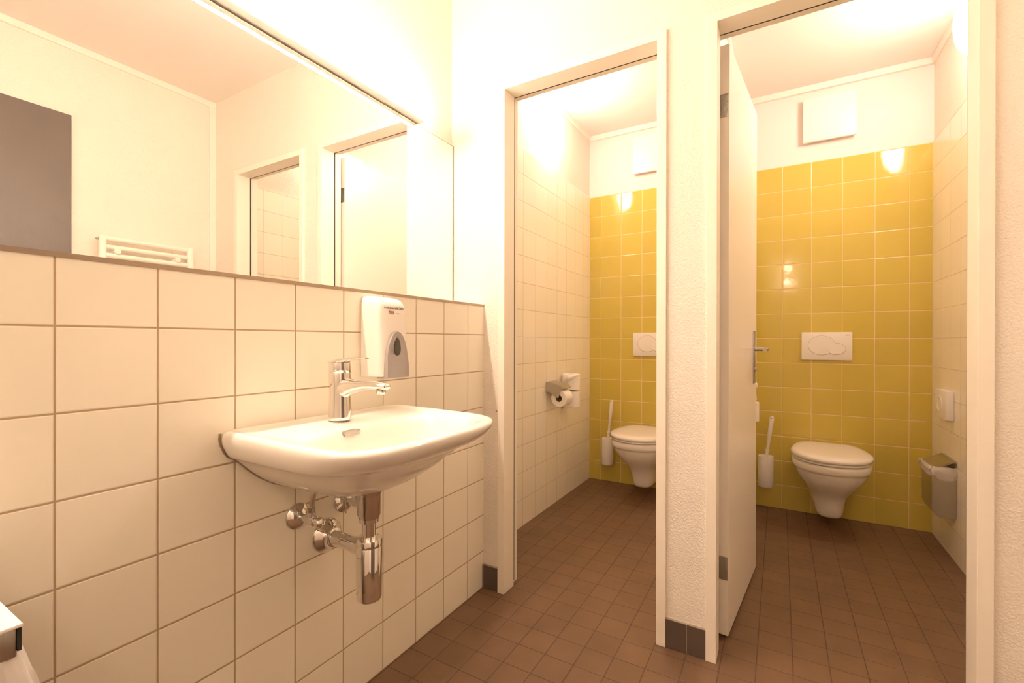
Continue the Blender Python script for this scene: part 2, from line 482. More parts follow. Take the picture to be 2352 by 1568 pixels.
lamp = thing('strip_light', 'long glowing strip light mounted on the wall above the mirror', 'wall lamp', (XW, 0.5, 1.90))
LY0, LY1 = -0.35, 1.384
bm = B((XW + 0.0005, LY0 + 0.006, 1.876), (-0.124, LY1 - 0.006, 1.904), 0.003)
for yy in (LY0 + 0.012, LY1 - 0.012): box(bm, (-0.126, yy - 0.005, 1.882), (-0.112, yy + 0.005, 1.898), 0.001)
obj('lamp_housing', bm, M['plastic'], lamp)
bm = LA((-0.107, LY0, 1.890), (0, 1, 0), [(0, 0.006), (0.002, 0.0092), (0.008, 0.0096), (LY1 - LY0 - 0.008, 0.0096), (LY1 - LY0 - 0.002, 0.0092), (LY1 - LY0, 0.006)], 24)
obj('lamp_diffuser', bm, M['tube'], lamp, smooth=60)

# ------------------------------------------------------------------ washbasin
def souter(x0, x1, yc, w, z, ef=4.5, eb=8.0, n=96, tilt=0.0, bow=0.0):
    xc = x0 + (x1 - x0) * 0.45
    pts = []
    for k in range(n):
        t = 2 * PI * k / n
        c, s = math.cos(t), math.sin(t)
        e = ef if c > 0 else eb
        L_ = (x1 - xc) if c > 0 else (xc - x0)
        x = xc + L_ * math.copysign(abs(c) ** (2 / e), c)
        y = yc + w * math.copysign(abs(s) ** (2 / e), s)
        if c > 0 and bow: x += bow * (1 - ((y - yc) / w) ** 2)
        pts.append((x, y, z + tilt * (1 - (x - x0) / (x1 - x0))))
    return pts
SY = 0.812
ZR = 0.822
basin = thing('washbasin', 'white ceramic washbasin hung on the tiled wall', 'sink', (0.0, SY, 0.66))
bm = bmesh.new()
E0 = 0.0005
rings = [
    souter(E0, 0.200, SY, 0.062, 0.658, 2.4, 24),
    souter(E0, 0.240, SY, 0.100, 0.662, 2.5, 24),
    souter(E0, 0.275, SY, 0.138, 0.677, 2.6, 24),
    souter(E0, 0.312, SY, 0.176, 0.702, 2.8, 24),
    souter(E0, 0.340, SY, 0.204, 0.727, 3.0, 24),
    souter(E0, 0.364, SY, 0.224, 0.748, 3.2, 24),
    souter(E0, 0.380, SY, 0.238, 0.7595, 3.3, 24),
    souter(E0, 0.386, SY, 0.242, 0.7625, 3.4, 24),
    souter(E0, 0.396, SY, 0.249, 0.7655, 3.5, 24),
    souter(E0, 0.413, SY, 0.257, 0.777, 3.8, 24, bow=0.004),
    souter(E0, 0.425, SY, 0.264, 0.794, 4.4, 24, bow=0.008),
    souter(E0, 0.428, SY, 0.2665, 0.806, 4.8, 24, bow=0.011),
    souter(E0, 0.427, SY, 0.2655, 0.813, 5.0, 24, bow=0.012, tilt=0.004),
    souter(0.002, 0.422, SY, 0.262, 0.8180, 5.0, 20, bow=0.012, tilt=0.006),
    souter(0.007, 0.414, SY, 0.256, 0.8200, 5.0, 16, bow=0.012, tilt=0.007),
    souter(0.016, 0.406, SY, 0.248, 0.8190, 4.6, 12, bow=0.010, tilt=0.007),
    souter(0.026, 0.400, SY, 0.240, 0.8165, 4.4, 10, bow=0.010, tilt=0.006),
    souter(0.090, 0.396, SY, 0.228, 0.8145, 4.0, 6, bow=0.009, tilt=0.004),
    souter(0.140, 0.389, SY, 0.218, 0.8125, 3.6, 4, bow=0.006),
    souter(0.150, 0.383, SY, 0.211, 0.8060, 3.4, 3.6, bow=0.006),
    souter(0.158, 0.374, SY, 0.203, 0.7900, 3.2, 3.4),
    souter(0.166, 0.362, SY, 0.192, 0.7600, 3.0, 3.2),
    souter(0.176, 0.342, SY, 0.170, 0.7250, 2.8, 3.0),
    souter(0.190, 0.310, SY, 0.120, 0.7000, 2.4, 2.6),
    souter(0.205, 0.280, SY, 0.060, 0.6900, 2.2, 2.3),
    souter(0.215, 0.262, SY, 0.024, 0.6870, 2.0, 2.0),
]
loft(bm, rings)
bowl = obj('basin', bm, M['ceramic'], basin, smooth=70)
md = bowl.modifiers.new('sub', 'SUBSURF'); md.levels = 1; md.render_levels = 2
# brown tube drawn in place of the shadow gap between basin and tiles
bm = bmesh.new()
pts = [(0.0012, SY - q + 0.004, z) for q, z in ((0.2655, 0.820), (0.2665, 0.806), (0.264, 0.794), (0.257, 0.777), (0.249, 0.7655), (0.238, 0.7595), (0.224, 0.748), (0.204, 0.727), (0.176, 0.702), (0.138, 0.677), (0.100, 0.662))]
tube(bm, pts, 0.0026, 8)
obj('shadow_gap_line', bm, M['edge'], basin, smooth=60)
# overflow slot
bm = bmesh.new()
r0 = []; r1 = []; r2 = []
for k in range(24):
    t = 2 * PI * k / 24
    y = math.copysign(abs(math.cos(t)) ** 0.35, math.cos(t)) * 0.022; z = math.copysign(abs(math.sin(t)) ** 0.7, math.sin(t)) * 0.0058
    r0.append((0.150, 0.778 + y * 1.12, 0.799 + z * 1.2)); r1.append((0.1612, 0.778 + y * 1.12, 0.799 + z * 1.2)); r2.append((0.1612, 0.778 + y * 0.88, 0.799 + z * 0.7))
loft(bm, [r0, r1, r2])
obj('overflow_slot', bm, M['hinge'], basin, smooth=30)
obj('drain_plug', LA((0.238, SY, 0.6865), (0, 0, 1), [(0, 0.024), (0.002, 0.024), (0.004, 0.018), (0.0045, 0.001)], 28), M['chrome'], basin, smooth=40)

# faucet
FX, FY = 0.080, 0.806
ZF = 0.8215
fau = thing('faucet', 'chrome single-lever mixer tap standing on the washbasin', 'tap', (FX, FY, ZF))
bm = bmesh.new()
lathe(bm, (FX, FY, ZF), (0, 0, 1), [(0, 0.0290), (0.002, 0.0298), (0.008, 0.0290), (0.045, 0.0278), (0.065, 0.0272), (0.082, 0.0274), (0.100, 0.0280), (0.120, 0.0284), (0.1225, 0.0278)], 48)
body = obj('faucet_body', bm, M['chrome'], fau, smooth=40)
# spout: flattened tapering arm
def oval(c, d, ry, rz, n=24):
    d = Vector(d).normalized(); u = Vector((0, 1, 0)); v = d.cross(u).normalized()
    return [Vector(c) + u * (ry * math.cos(2 * PI * k / n)) + v * (rz * math.sin(2 * PI * k / n)) for k in range(n)]
bm = bmesh.new()
sp = [((FX - 0.004, FY, 0.899), (1, 0, -0.02), 0.022, 0.022), ((FX + 0.024, FY, 0.904), (1, 0, 0.02), 0.0225, 0.0245), ((FX + 0.050, FY, 0.909), (1, 0, 0.06), 0.0215, 0.0190),
      ((FX + 0.085, FY, 0.9135), (1, 0, 0.08), 0.0195, 0.0135), ((FX + 0.120, FY, 0.9155), (1, 0, 0.02), 0.0180, 0.0105), ((FX + 0.150, FY, 0.9155), (1, 0, -0.1), 0.0172, 0.0095),
      ((FX + 0.166, FY, 0.9140), (1, 0, -0.2), 0.0150, 0.0080), ((FX + 0.171, FY, 0.9130), (1, 0, -0.2), 0.0100, 0.0050)]
loft(bm, [oval(*s) for s in sp])
obj('spout', bm, M['chrome'], fau, smooth=60)
obj('aerator', LA((FX + 0.148, FY, 0.907), (0, 0, -1), [(0, 0.0115), (0.010, 0.0115), (0.012, 0.0105), (0.0121, 0.004)], 24), M['chrome_b'], fau, smooth=40)
bm = bmesh.new()
lathe(bm, (FX, FY, 0.9420), (0, 0, 1), [(0, 0.0272), (0.0015, 0.0284), (0.016, 0.0282), (0.027, 0.0276), (0.029, 0.0230)], 48)
hd = obj('lever_base', bm, M['chrome'], fau, smooth=40)
bm = bmesh.new()
lv = [((FX - 0.0272, FY, 0.966), (1, 0, 0.1), 0.012, 0.004), ((FX - 0.022, FY, 0.968), (1, 0, 0.1), 0.022, 0.0075), ((FX, FY, 0.9715), (1, 0, 0.12), 0.0268, 0.0080), ((FX + 0.022, FY, 0.9755), (1, 0, 0.14), 0.0235, 0.0065),
      ((FX + 0.045, FY, 0.9790), (1, 0, 0.12), 0.0165, 0.0048), ((FX + 0.070, FY, 0.9812), (1, 0, 0.08), 0.0135, 0.0038), ((FX + 0.092, FY, 0.9822), (1, 0, 0.02), 0.0125, 0.0032), ((FX + 0.099, FY, 0.9822), (1, 0, 0), 0.0080, 0.0018)]
loft(bm, [oval(*s) for s in lv])
obj('lever', bm, M['chrome'], fau, smooth=60)

# bottle trap under the basin
TX, TY = 0.166, 0.826
trap = thing('bottle_trap', 'chrome bottle trap and waste pipe under the washbasin', 'drain trap', (TX, TY, 0.369))
def part(name, bm, m='chrome', sm=40, parent=trap): return obj(name, bm, M[m], parent, smooth=sm)
part('waste_flange', LA((TX, TY, 0.6575), (0, 0, -1), [(0, 0.036), (0.010, 0.036), (0.018, 0.031), (0.022, 0.0295), (0.070, 0.0295), (0.076, 0.0265), (0.080, 0.026)], 40), 'chrome_b')
part('waste_nut', LA((TX, TY, 0.580), (0, 0, -1), [(0, 0.0225), (0.001, 0.0240), (0.013, 0.0240), (0.014, 0.0225)], 12), 'chrome')
part('down_pipe', LA((TX, TY, 0.570), (0, 0, -1), [(0, 0.0165), (0.052, 0.0165)], 32))
part('bottle_cap', LA((TX, TY, 0.527), (0, 0, -1), [(0, 0.018), (0.002, 0.0315), (0.006, 0.0330), (0.020, 0.0330), (0.0205, 0.0322)], 48))
part('bottle', LA((TX, TY, 0.5065), (0, 0, -1), [(0, 0.0324), (0.001, 0.0330), (0.100, 0.0318), (0.128, 0.0315), (0.134, 0.0300), (0.137, 0.0260), (0.1375, 0.001)], 48))
part('waste_pipe', TU([(TX - 0.028, TY, 0.496), (0.066, TY, 0.4965), (0.001, TY, 0.497)], 0.0195, 32), sm=60)
part('pipe_collar', LA((TX - 0.055, TY, 0.496), (1, 0, 0), [(0, 0.0195), (0.001, 0.0212), (0.028, 0.0212)], 32))
part('wall_rosette', LA((0.0005, TY, 0.497), (1, 0, 0), [(0, 0.046), (0.004, 0.046), (0.009, 0.043), (0.020, 0.030), (0.026, 0.0255), (0.034, 0.0245), (0.036, 0.0205)], 48))

def stop_valve(y, z, label, out):
    v = thing('stop_valve', label, 'stop valve', (0.0, y, z), group='chrome stop valves under the washbasin')
    def pv(name, bm, m='chrome', sm=40): return obj(name, bm, M[m], v, smooth=sm)
    pv('valve_rosette', LA((0.0005, y, z), (1, 0, 0), [(0, 0.034), (0.003, 0.034), (0.007, 0.0315), (0.014, 0.020), (0.018, 0.0125)], 40))
    bm = bmesh.new()
    lathe(bm, (0.012, y, z), (1, 0, 0), [(0, 0.0095), (0.034, 0.0095), (0.035, 0.0120), (0.058, 0.0120), (0.059, 0.0085), (out - 0.012, 0.0085)], 28)
    lathe(bm, (0.058, y, z), (0, 0, 1), [(0, 0.010), (0.020, 0.010), (0.021, 0.008)], 24)
    pv('valve_body', bm)
    pv('valve_knob', LA((out, y, z), (1, 0, 0), [(0, 0.009), (0.002, 0.013), (0.010, 0.0135), (0.014, 0.011), (0.016, 0.004)], 24))
    pv('hose_nut', LA((0.058, y, z + 0.020), (0, 0, 1), [(0, 0.0085), (0.0005, 0.0095), (0.013, 0.0095), (0.0135, 0.0075)], 6), 'chrome_b')
    dy = 0.03 if y < SY else -0.03
    pts = bez((0.058, y, z + 0.030), (0.058, y, z + 0.045), (0.060, y, z + 0.066), (0.068, y + dy * 0.3, z + 0.0815), 12)
    pv('flexible_hose', TU(pts, 0.0068, 14), 'chrome_b', 60)
    return v
stop_valve(0.739, 0.577, 'chrome stop valve with hose, left of the bottle trap', 0.082)
sv = stop_valve(0.885, 0.574, 'chrome stop valve with hose, half hidden behind the bottle trap', 0.082)
bm = TU([(0.020, 0.874, 0.598), (0.022, 0.873, 0.575), (0.022, 0.873, 0.545)], [0.004, 0.003, 0.0022], 10)
obj('bleed_screw', bm, M['chrome_b'], sv, smooth=50)

# ------------------------------------------------------------------ soap dispenser
DY = 0.996
dis = thing('soap_dispenser', 'white wall soap dispenser with grey push panel beside the tap', 'soap dispenser', (0.0, DY, 0.92))
def dring(z, w, d, e=5.0, n=64, yc=DY):
    pts = []
    for k in range(n):
        t = 2 * PI * k / n; c, s = math.cos(t), math.sin(t)
        x = 0.0006 + d * (0.5 + 0.5 * math.copysign(abs(c) ** (2 / (e if c > 0 else 14)), c))
        y = yc + w * math.copysign(abs(s) ** (2 / e), s)
        pts.append((x, y, z))
    return pts
bm = bmesh.new()
R_ = [(0.921, 0.054, 0.086), (0.924, 0.0575, 0.090), (0.960, 0.0580, 0.0905), (1.04, 0.0580, 0.0885), (1.10, 0.0570, 0.084), (1.125, 0.056, 0.081), (1.138, 0.0545, 0.076), (1.1475, 0.0515, 0.066), (1.1530, 0.047, 0.050), (1.1560, 0.041, 0.034)]
loft(bm, [dring(z, w, d) for z, w, d in R_])
shell = obj('dispenser_cover', bm, M['plastic'], dis, smooth=35)
# grey arch panel
def arch(t, w, h, z0, yc):
    # t in 0..1 around a pointed arch, counter-clockwise from the bottom left
    if t < 0.2:
        u = t / 0.2; return yc - w + 2 * w * u, z0
    u = (t - 0.2) / 0.8
    ang = PI * u
    return yc + w * math.cos(ang) * (1.0), z0 + h * math.sin(ang) ** 0.72
def ramp(z): q = min(1.0, max(0.0, (0.985 - z) / 0.035)); return q * q * (3 - 2 * q)
NA = 60
def aring(w, h, z0, x, yc=DY + 0.001): return [(x(arch(k / NA, w, h, z0, yc)) if callable(x) else x, *arch(k / NA, w, h, z0, yc)) for k in range(NA)]
bm = bmesh.new()
loft(bm, [aring(0.0455, 0.137, 0.9165, 0.060), aring(0.0455, 0.137, 0.9165, 0.0935), aring(0.0435, 0.134, 0.9175, lambda p: 0.098 + 0.003 * ramp(p[1])),
          aring(0.036, 0.122, 0.919, lambda p: 0.0985 + 0.0035 * ramp(p[1]))])
pp = obj('push_panel', bm, M['grey_plastic'], dis, smooth=40)
bm = bmesh.new()
def egg(cy, cz, ry, rz, x, n=32): return [(x, cy + ry * math.cos(2 * PI * k / n) * (1 - 0.28 * math.sin(2 * PI * k / n)), cz + rz * math.sin(2 * PI * k / n)) for k in range(n)]
loft(bm, [egg(DY + 0.001, 1.004, 0.026, 0.040, 0.0965), egg(DY + 0.001, 1.004, 0.026, 0.040, 0.1002), egg(DY + 0.001, 1.004, 0.0235, 0.037, 0.1005), egg(DY + 0.001, 1.003, 0.021, 0.034, 0.0992)])
obj('finger_recess', bm, M['grey_plastic'], pp, smooth=30)
bm = bmesh.new()
loft(bm, [egg(DY - 0.003, 1.008, 0.0125, 0.026, 0.0975), egg(DY - 0.003, 1.008, 0.0125, 0.026, 0.1008), egg(DY - 0.003, 1.008, 0.010, 0.023, 0.1015)])
obj('level_window', bm, M['window_dark'], pp, smooth=30)
obj('nozzle', LA((0.062, DY, 0.921), (0, 0, -1), [(0, 0.010), (0.006, 0.009), (0.008, 0.004)], 20), M['plastic'], dis, smooth=40)
RZ = (PI / 2, 0, PI / 2)
text('printed_text', 'Antibakterielle Seife', 0.0098, M['ink'], dis, (0.0832, DY, 1.1212), RZ, bold=0.0001)
text('printed_logo', 'TORK', 0.0125, M['red_ink'], dis, (0.0854, DY - 0.012, 1.1075), RZ, bold=0.0004, squeeze=0.62)
text('printed_text', 'Hygiene', 0.0056, M['grey_ink'], dis, (0.0854, DY + 0.016, 1.1062), RZ)

# ------------------------------------------------------------------ towel radiator on the opposite wall
rad = thing('towel_radiator', 'white ladder towel radiator seen in the mirror', 'radiator', (1.69, 1.205, 0.55))
for y in (0.999, 1.414):
    obj('upright', B((1.672, y - 0.016, 0.56), (1.704, y + 0.016, 1.580), 0.010, 3), M['rad'], rad, smooth=40)
k = 0; z = 1.563
zs = []
while z > 0.60:
    zs.append(z); k += 1
    z -= 0.0445 if k % 6 else 0.10
for z in zs:
    obj('rail', TU([(1.690, 1.005, z), (1.690, 1.408, z)], 0.0135, 14), M['rad'], rad, smooth=60)
for y in (1.062, 1.345):
    for z in (zs[1] - 0.022, 0.72):
        obj('wall_bracket', LA((XR, y, z), (-1, 0, 0), [(0, 0.011), (0.060, 0.011), (0.062, 0.0145), (0.096, 0.0145), (0.099, 0.012)], 20), M['rad'], rad, smooth=40)
obj('air_valve', LA((1.690, 0.984, 1.557), (0, -1, 0), [(0, 0.008), (0.008, 0.008), (0.009, 0.005), (0.014, 0.005)], 12), M['chrome_b'], rad, smooth=40)

# ------------------------------------------------------------------ toilets
def teg(wf, wb, y0, yf, z, yc=0.27, e=2.25, eb=6.0, n=72):
    """outline in local space: x across, y away from wall (y0 back .. yf front)"""
    pts = []
    for k in range(n):
        t = 2 * PI * k / n; c, s = math.cos(t), math.sin(t)
        if s >= 0:
            x = wf * math.copysign(abs(c) ** (2 / e), c); y = yc + (yf - yc) * abs(s) ** (2 / e)
        else:
            y = yc - (yc - y0) * abs(s) ** (2 / eb)
            f = (yc - y) / (yc - y0); f = f * f * (3 - 2 * f)
            w = wf + (wb - wf) * f
            x = w * math.copysign(abs(c) ** (2 / eb), c) if abs(c) > 1e-6 else 0.0
        pts.append((x, y, z))
    return pts
def make_toilet(cx, label):
    t = thing('toilet', label, 'toilet', (cx, YB - 0.0006, 0.0), group='wall-hung toilets in the stalls')
    def W(r): return [(cx + p[0], YB - 0.0006 - p[1], p[2]) for p in r]
    bm = bmesh.new()
    rg = [teg(0.050, 0.064, 0.0, 0.258, 0.069, 0.16, 3.0, 8), teg(0.062, 0.073, 0.0, 0.277, 0.076, 0.16, 2.8, 8), teg(0.069, 0.080, 0.0, 0.292, 0.110, 0.16, 2.7, 8),
          teg(0.073, 0.096, 0.0, 0.308, 0.160, 0.17, 2.6, 9), teg(0.084, 0.116, 0.0, 0.335, 0.200, 0.18, 2.5, 9), teg(0.108, 0.134, 0.0, 0.380, 0.238, 0.20, 2.4, 10),
          teg(0.136, 0.146, 0.0, 0.425, 0.275, 0.23, 2.3, 10), teg(0.155, 0.152, 0.0, 0.455, 0.310, 0.25, 2.25, 10), teg(0.163, 0.156, 0.0, 0.468, 0.338, 0.27, 2.2, 10),
          teg(0.166, 0.158, 0.0, 0.472, 0.350, 0.27, 2.2, 10), teg(0.173, 0.160, 0.0, 0.481, 0.354, 0.27, 2.2, 10), teg(0.178, 0.162, 0.0, 0.488, 0.362, 0.27, 2.2, 10),
          teg(0.180, 0.164, 0.0, 0.491, 0.382, 0.27, 2.2, 10), teg(0.179, 0.164, 0.0, 0.490, 0.393, 0.27, 2.2, 10), teg(0.172, 0.160, 0.004, 0.483, 0.3975, 0.27, 2.2, 10)]
    loft(bm, [W(r) for r in rg])
    b = obj('toilet_bowl', bm, M['ceramic'], t, smooth=50)
    md = b.modifiers.new('sub', 'SUBSURF'); md.levels = 1; md.render_levels = 1
    bm = bmesh.new()
    loft(bm, [W(r) for r in [teg(0.172, 0.150, 0.050, 0.482, 0.399, 0.27, 2.2, 6), teg(0.176, 0.153, 0.046, 0.487, 0.402, 0.27, 2.2, 6), teg(0.176, 0.153, 0.046, 0.487, 0.409, 0.27, 2.2, 6), teg(0.172, 0.150, 0.05, 0.482, 0.411, 0.27, 2.2, 6)]])
    obj('toilet_seat', bm, M['seat'], t, smooth=50)
    bm = bmesh.new()
    loft(bm, [W(r) for r in [teg(0.176, 0.143, 0.040, 0.487, 0.4125, 0.27, 2.2, 5), teg(0.182, 0.148, 0.034, 0.494, 0.416, 0.27, 2.2, 5), teg(0.183, 0.149, 0.033, 0.495, 0.425, 0.27, 2.2, 5),
              teg(0.180, 0.146, 0.036, 0.492, 0.433, 0.27, 2.2, 5), teg(0.170, 0.138, 0.046, 0.480, 0.4385, 0.27, 2.2, 5), teg(0.140, 0.115, 0.075, 0.440, 0.4415, 0.27, 2.2, 4), teg(0.07, 0.06, 0.15, 0.36, 0.4425, 0.26, 2.2, 3)]])
    obj('toilet_lid', bm, M['seat'], t, smooth=60)
    for s in (-1, 1):
        obj('lid_hinge', LA((cx + s * 0.075 - 0.018, YB - 0.026, 0.4085), (1, 0, 0), [(0, 0.009), (0.001, 0.010), (0.035, 0.010), (0.036, 0.009)], 16), M['seat'], t, smooth=40)
    return t
T1 = make_toilet(0.289, 'wall-hung white toilet in the left stall, cut off by the door frame')
T2 = copy_tree(T1); T2.location.x = 1.3035
T2['label'] = 'wall-hung white toilet in the right stall with its lid closed'

# flush plates
def ering(cx, cz, rx, rz, y, n=48): return [(cx + rx * math.cos(2 * PI * k / n), y, cz + rz * math.sin(2 * PI * k / n)) for k in range(n)]
def make_plate(cx, cz, label):
    t = thing('flush_plate', label, 'flush plate', (cx, YB, cz), group='flush plates above the toilets')
    obj('plate', B((cx - 0.1235, YB - 0.014, cz - 0.082), (cx + 0.1235, YB - 0.0003, cz + 0.082), 0.003), M['plastic'], t, smooth=30)
    yf = YB - 0.014
    def button(name, ox, oz, rx, rz, lift):
        bm = bmesh.new()
        loft(bm, [ering(cx + ox, cz + oz, rx + 0.0016, rz + 0.0016, yf + 0.004), ering(cx + ox, cz + oz, rx + 0.0016, rz + 0.0016, yf - 0.0004), ering(cx + ox, cz + oz, rx, rz, yf - 0.0004)])
        g = obj('button_gap', bm, M['edge'], t, smooth=30)
        bm = bmesh.new()
        loft(bm, [ering(cx + ox, cz + oz, rx, rz, yf + 0.002), ering(cx + ox, cz + oz, rx, rz, yf - lift + 0.0010), ering(cx + ox, cz + oz, rx - 0.0016, rz - 0.0016, yf - lift)])
        obj(name, bm, M['plastic'], t, smooth=30)
    button('flush_button', -0.024, 0.005, 0.0655, 0.0565, 0.0022)
    button('stop_button', 0.0475, -0.016, 0.044, 0.032, 0.0034)
    text('printed_mark', 'GEBERIT', 0.0062, M['grey_ink'], t, (cx + 0.102, YB - 0.0143, cz + 0.063), (PI / 2, 0, 0))
    return t
F1 = make_plate(0.2895, 1.002, 'white dual flush plate with oval buttons in the left stall')
F2 = copy_tree(F1); F2.location = (1.3035, YB, 0.997); F2['label'] = 'white dual flush plate with oval buttons in the right stall'

# square vent covers high on the back wall
def make_vent(cx, cz, label):
    t = thing('vent_cover', label, 'vent cover', (cx, YB, cz), group='square vent covers above the tiles')
    obj('vent_base', B((cx - 0.105, YB - 0.014, cz - 0.105), (cx + 0.105, YB + 0.0055, cz + 0.105), 0.002), M['plaster_smooth'], t)
    obj('cover_panel', B((cx - 0.130, YB - 0.030, cz - 0.130), (cx + 0.130, YB - 0.014, cz + 0.130), 0.005, 3), M['plastic'], t, smooth=30)
    obj('cover_screw', LA((cx - 0.055, YB - 0.030, cz - 0.072), (0, -1, 0), [(0, 0.0025), (0.0008, 0.0025), (0.0010, 0.0015)], 12), M['hinge'], t)
    return t
V1 = make_vent(0.294, 2.333, 'square white vent cover in the left stall, half behind the frame')
V2 = copy_tree(V1); V2.location = (1.3135, YB, 2.333); V2['label'] = 'square white vent cover above the right toilet'

# stall lamps
def make_lamp(x, label):
    t = thing('bulkhead_lamp', label, 'wall lamp', (x, 2.52, 2.335), group='round opal stall lamps')
    obj('lamp_base', LA((x, 2.52, 2.335), (1, 0, 0), [(0, 0.138), (0.002, 0.142), (0.019, 0.142), (0.021, 0.138)], 56), M['plastic'], t, smooth=40)
    prof = [(0.020, 0.140), (0.020, 0.147), (0.024, 0.150)]
    for k in range(1, 13):
        a = k / 12 * PI / 2
        prof.append((0.024 + 0.072 * math.sin(a), 0.149 * math.cos(a) ** 0.75 if k < 12 else 0.002))
    obj('lamp_dome', LA((x, 2.52, 2.335), (1, 0, 0), prof, 56), M['dome'], t, smooth=60)
    return t
G1 = make_lamp(XW + 0.0005, 'round glowing opal lamp on the left wall of the left stall')
G2 = copy_tree(G1); G2.location.x = 1.7805; G2.rotation_euler = (0, 0, PI); G2['label'] = 'round glowing opal lamp on the right wall of the right stall'

# twin-globe wall lamp on the wall behind the camera; the mustard tiles mirror its two globes
tw = thing('globe_lamp', 'small twin-globe wall lamp on the rear wall, glinting twice in the mustard tiles', 'wall lamp', (1.158, -0.70, 1.906))
obj('lamp_bracket', B((1.138, -0.6997, 1.74), (1.178, -0.682, 2.07), 0.004), M['plastic'], tw, smooth=30)
for zz in (2.008, 1.804):
    obj('globe_holder', LA((1.158, -0.684, zz), (0, 1, 0), [(0, 0.022), (0.012, 0.022), (0.014, 0.018)], 24), M['chrome_b'], tw, smooth=40)
    obj('glass_globe', LA((1.158, -0.671, zz), (0, 1, 0), [(0.072 * (1 - math.cos(PI * k / 14)) / 2, 0.036 * math.sin(PI * k / 14) + 0.0005) for k in range(15)], 28), M['globe'], tw, smooth=60)

# toilet brushes
def make_brush(cx, label, lean):
    t = thing('toilet_brush', label, 'toilet brush', (cx, YB, 0.136), group='white toilet brushes beside the toilets')
    cy = YB - 0.058
    bm = bmesh.new()
    lathe(bm, (cx, cy, 0.136), (0, 0, 1), [(0, 0.036), (0.004, 0.0405), (0.010, 0.042), (0.186, 0.0425), (0.190, 0.0415), (0.190, 0.0395), (0.180, 0.0385)], 40)
    obj('brush_holder', bm, M['plastic'], t, smooth=40)
    obj('wall_clip', B((cx - 0.014, cy + 0.040, 0.27), (cx + 0.014, YB - 0.0003, 0.318), 0.002), M['plastic'], t)
    dx, dz = lean
    b0 = Vector((cx + 0.002, cy, 0.30)); top = Vector((cx + dx, cy, dz))
    d = top - b0
    bm = bmesh.new()
    tube(bm, [b0, b0 + d * 0.10, b0 + d * 0.22], [0.016, 0.0095, 0.0085], 18)
    tube(bm, [b0 + d * 0.21, b0 + d * 0.24], [0.0125, 0.0125], 18)
    tube(bm, [b0 + d * 0.23, b0 + d * 0.50, b0 + d * 0.55, b0 + d * 0.60, b0 + d * 0.95, b0 + d * 1.0], [0.0085, 0.0090, 0.0105, 0.0120, 0.0130, 0.0080], 18)
    h = obj('brush_handle', bm, M['bristle'], t, smooth=50)
    q = b0 + d * 0.955
    obj('hanging_hole', LA((q.x, q.y - 0.0132, q.z), (0, 1, 0), [(0, 0.0032), (0.003, 0.0032)], 14), M['card'], h)
    return t
make_brush(-0.004, 'white toilet brush in wall holder, beside the left toilet', (0.031, 0.600))
make_brush(0.995, 'white toilet brush in wall holder, beside the right toilet', (0.033, 0.570))

# paper holders on the left walls of both stalls
def make_holder(x, label):
    t = thing('paper_holder', label, 'toilet paper holder', (x, 2.60, 0.74), group='steel toilet paper holders')
    bm = bmesh.new()
    y0, y1 = 2.520, 2.640
    prof = [(0.0005, 0.776), (0.050, 0.770), (0.094, 0.757), (0.108, 0.748), (0.113, 0.738), (0.111, 0.737), (0.106, 0.745), (0.092, 0.753), (0.050, 0.765), (0.0005, 0.771)]
    loft(bm, [[(x + a, y, b) for a, b in prof] for y in (y0, y1)])
    hood = obj('hood', bm, M['steel'], t, smooth=30)
    bm = bmesh.new()
    sp_ = [(0.0005, 0.775), (0.050, 0.769), (0.094, 0.756), (0.108, 0.746), (0.085, 0.688), (0.070, 0.684), (0.030, 0.712), (0.0005, 0.718)]
    loft(bm, [[(x + a, y, b) for a, b in sp_] for y in (y0 - 0.0020, y0)])
    obj('side_plate', bm, M['steel'], t)
    obj('roll_spindle', TU([(x + 0.082, y0 - 0.003, 0.690), (x + 0.082, y1 - 0.006, 0.690)], 0.006, 14), M['chrome_b'], t, smooth=50)
    return t
H1 = make_holder(-0.163, 'steel toilet paper holder on the tiled wall of the left stall')
def make_roll_h(x, y0, label):
    t = thing('toilet_roll', label, 'toilet roll', (x, y0 + 0.048, 0.690), group='white toilet paper rolls')
    bm = bmesh.new()
    n = 40; ro, ri = 0.051, 0.0205
    ctr = Vector((x, 0, 0.6865))
    def rg(r, y): return [(ctr.x + r * math.cos(2 * PI * k / n), y, ctr.z - 0.008 + r * math.sin(2 * PI * k / n)) for k in range(n)]
    rr = [rg(ri, y0), rg(ro - 0.002, y0), rg(ro, y0 + 0.002), rg(ro, y0 + 0.094), rg(ro - 0.002, y0 + 0.096), rg(ri, y0 + 0.096), rg(ri, y0)]
    loft(bm, rr, False, False)
    obj('paper', bm, M['paper'], t, smooth=40)
    bm = bmesh.new()
    loft(bm, [rg(ri + 0.0002, y0 + 0.0008), rg(ri + 0.0002, y0 + 0.0952), rg(ri - 0.0015, y0 + 0.0952), rg(ri - 0.0015, y0 + 0.0008), rg(ri + 0.0002, y0 + 0.0008)], False, False)
    obj('cardboard_core', bm, M['card'], t, smooth=40)
    return t
make_roll_h(-0.081, 2.530, 'toilet roll hanging on the steel holder in the left stall')

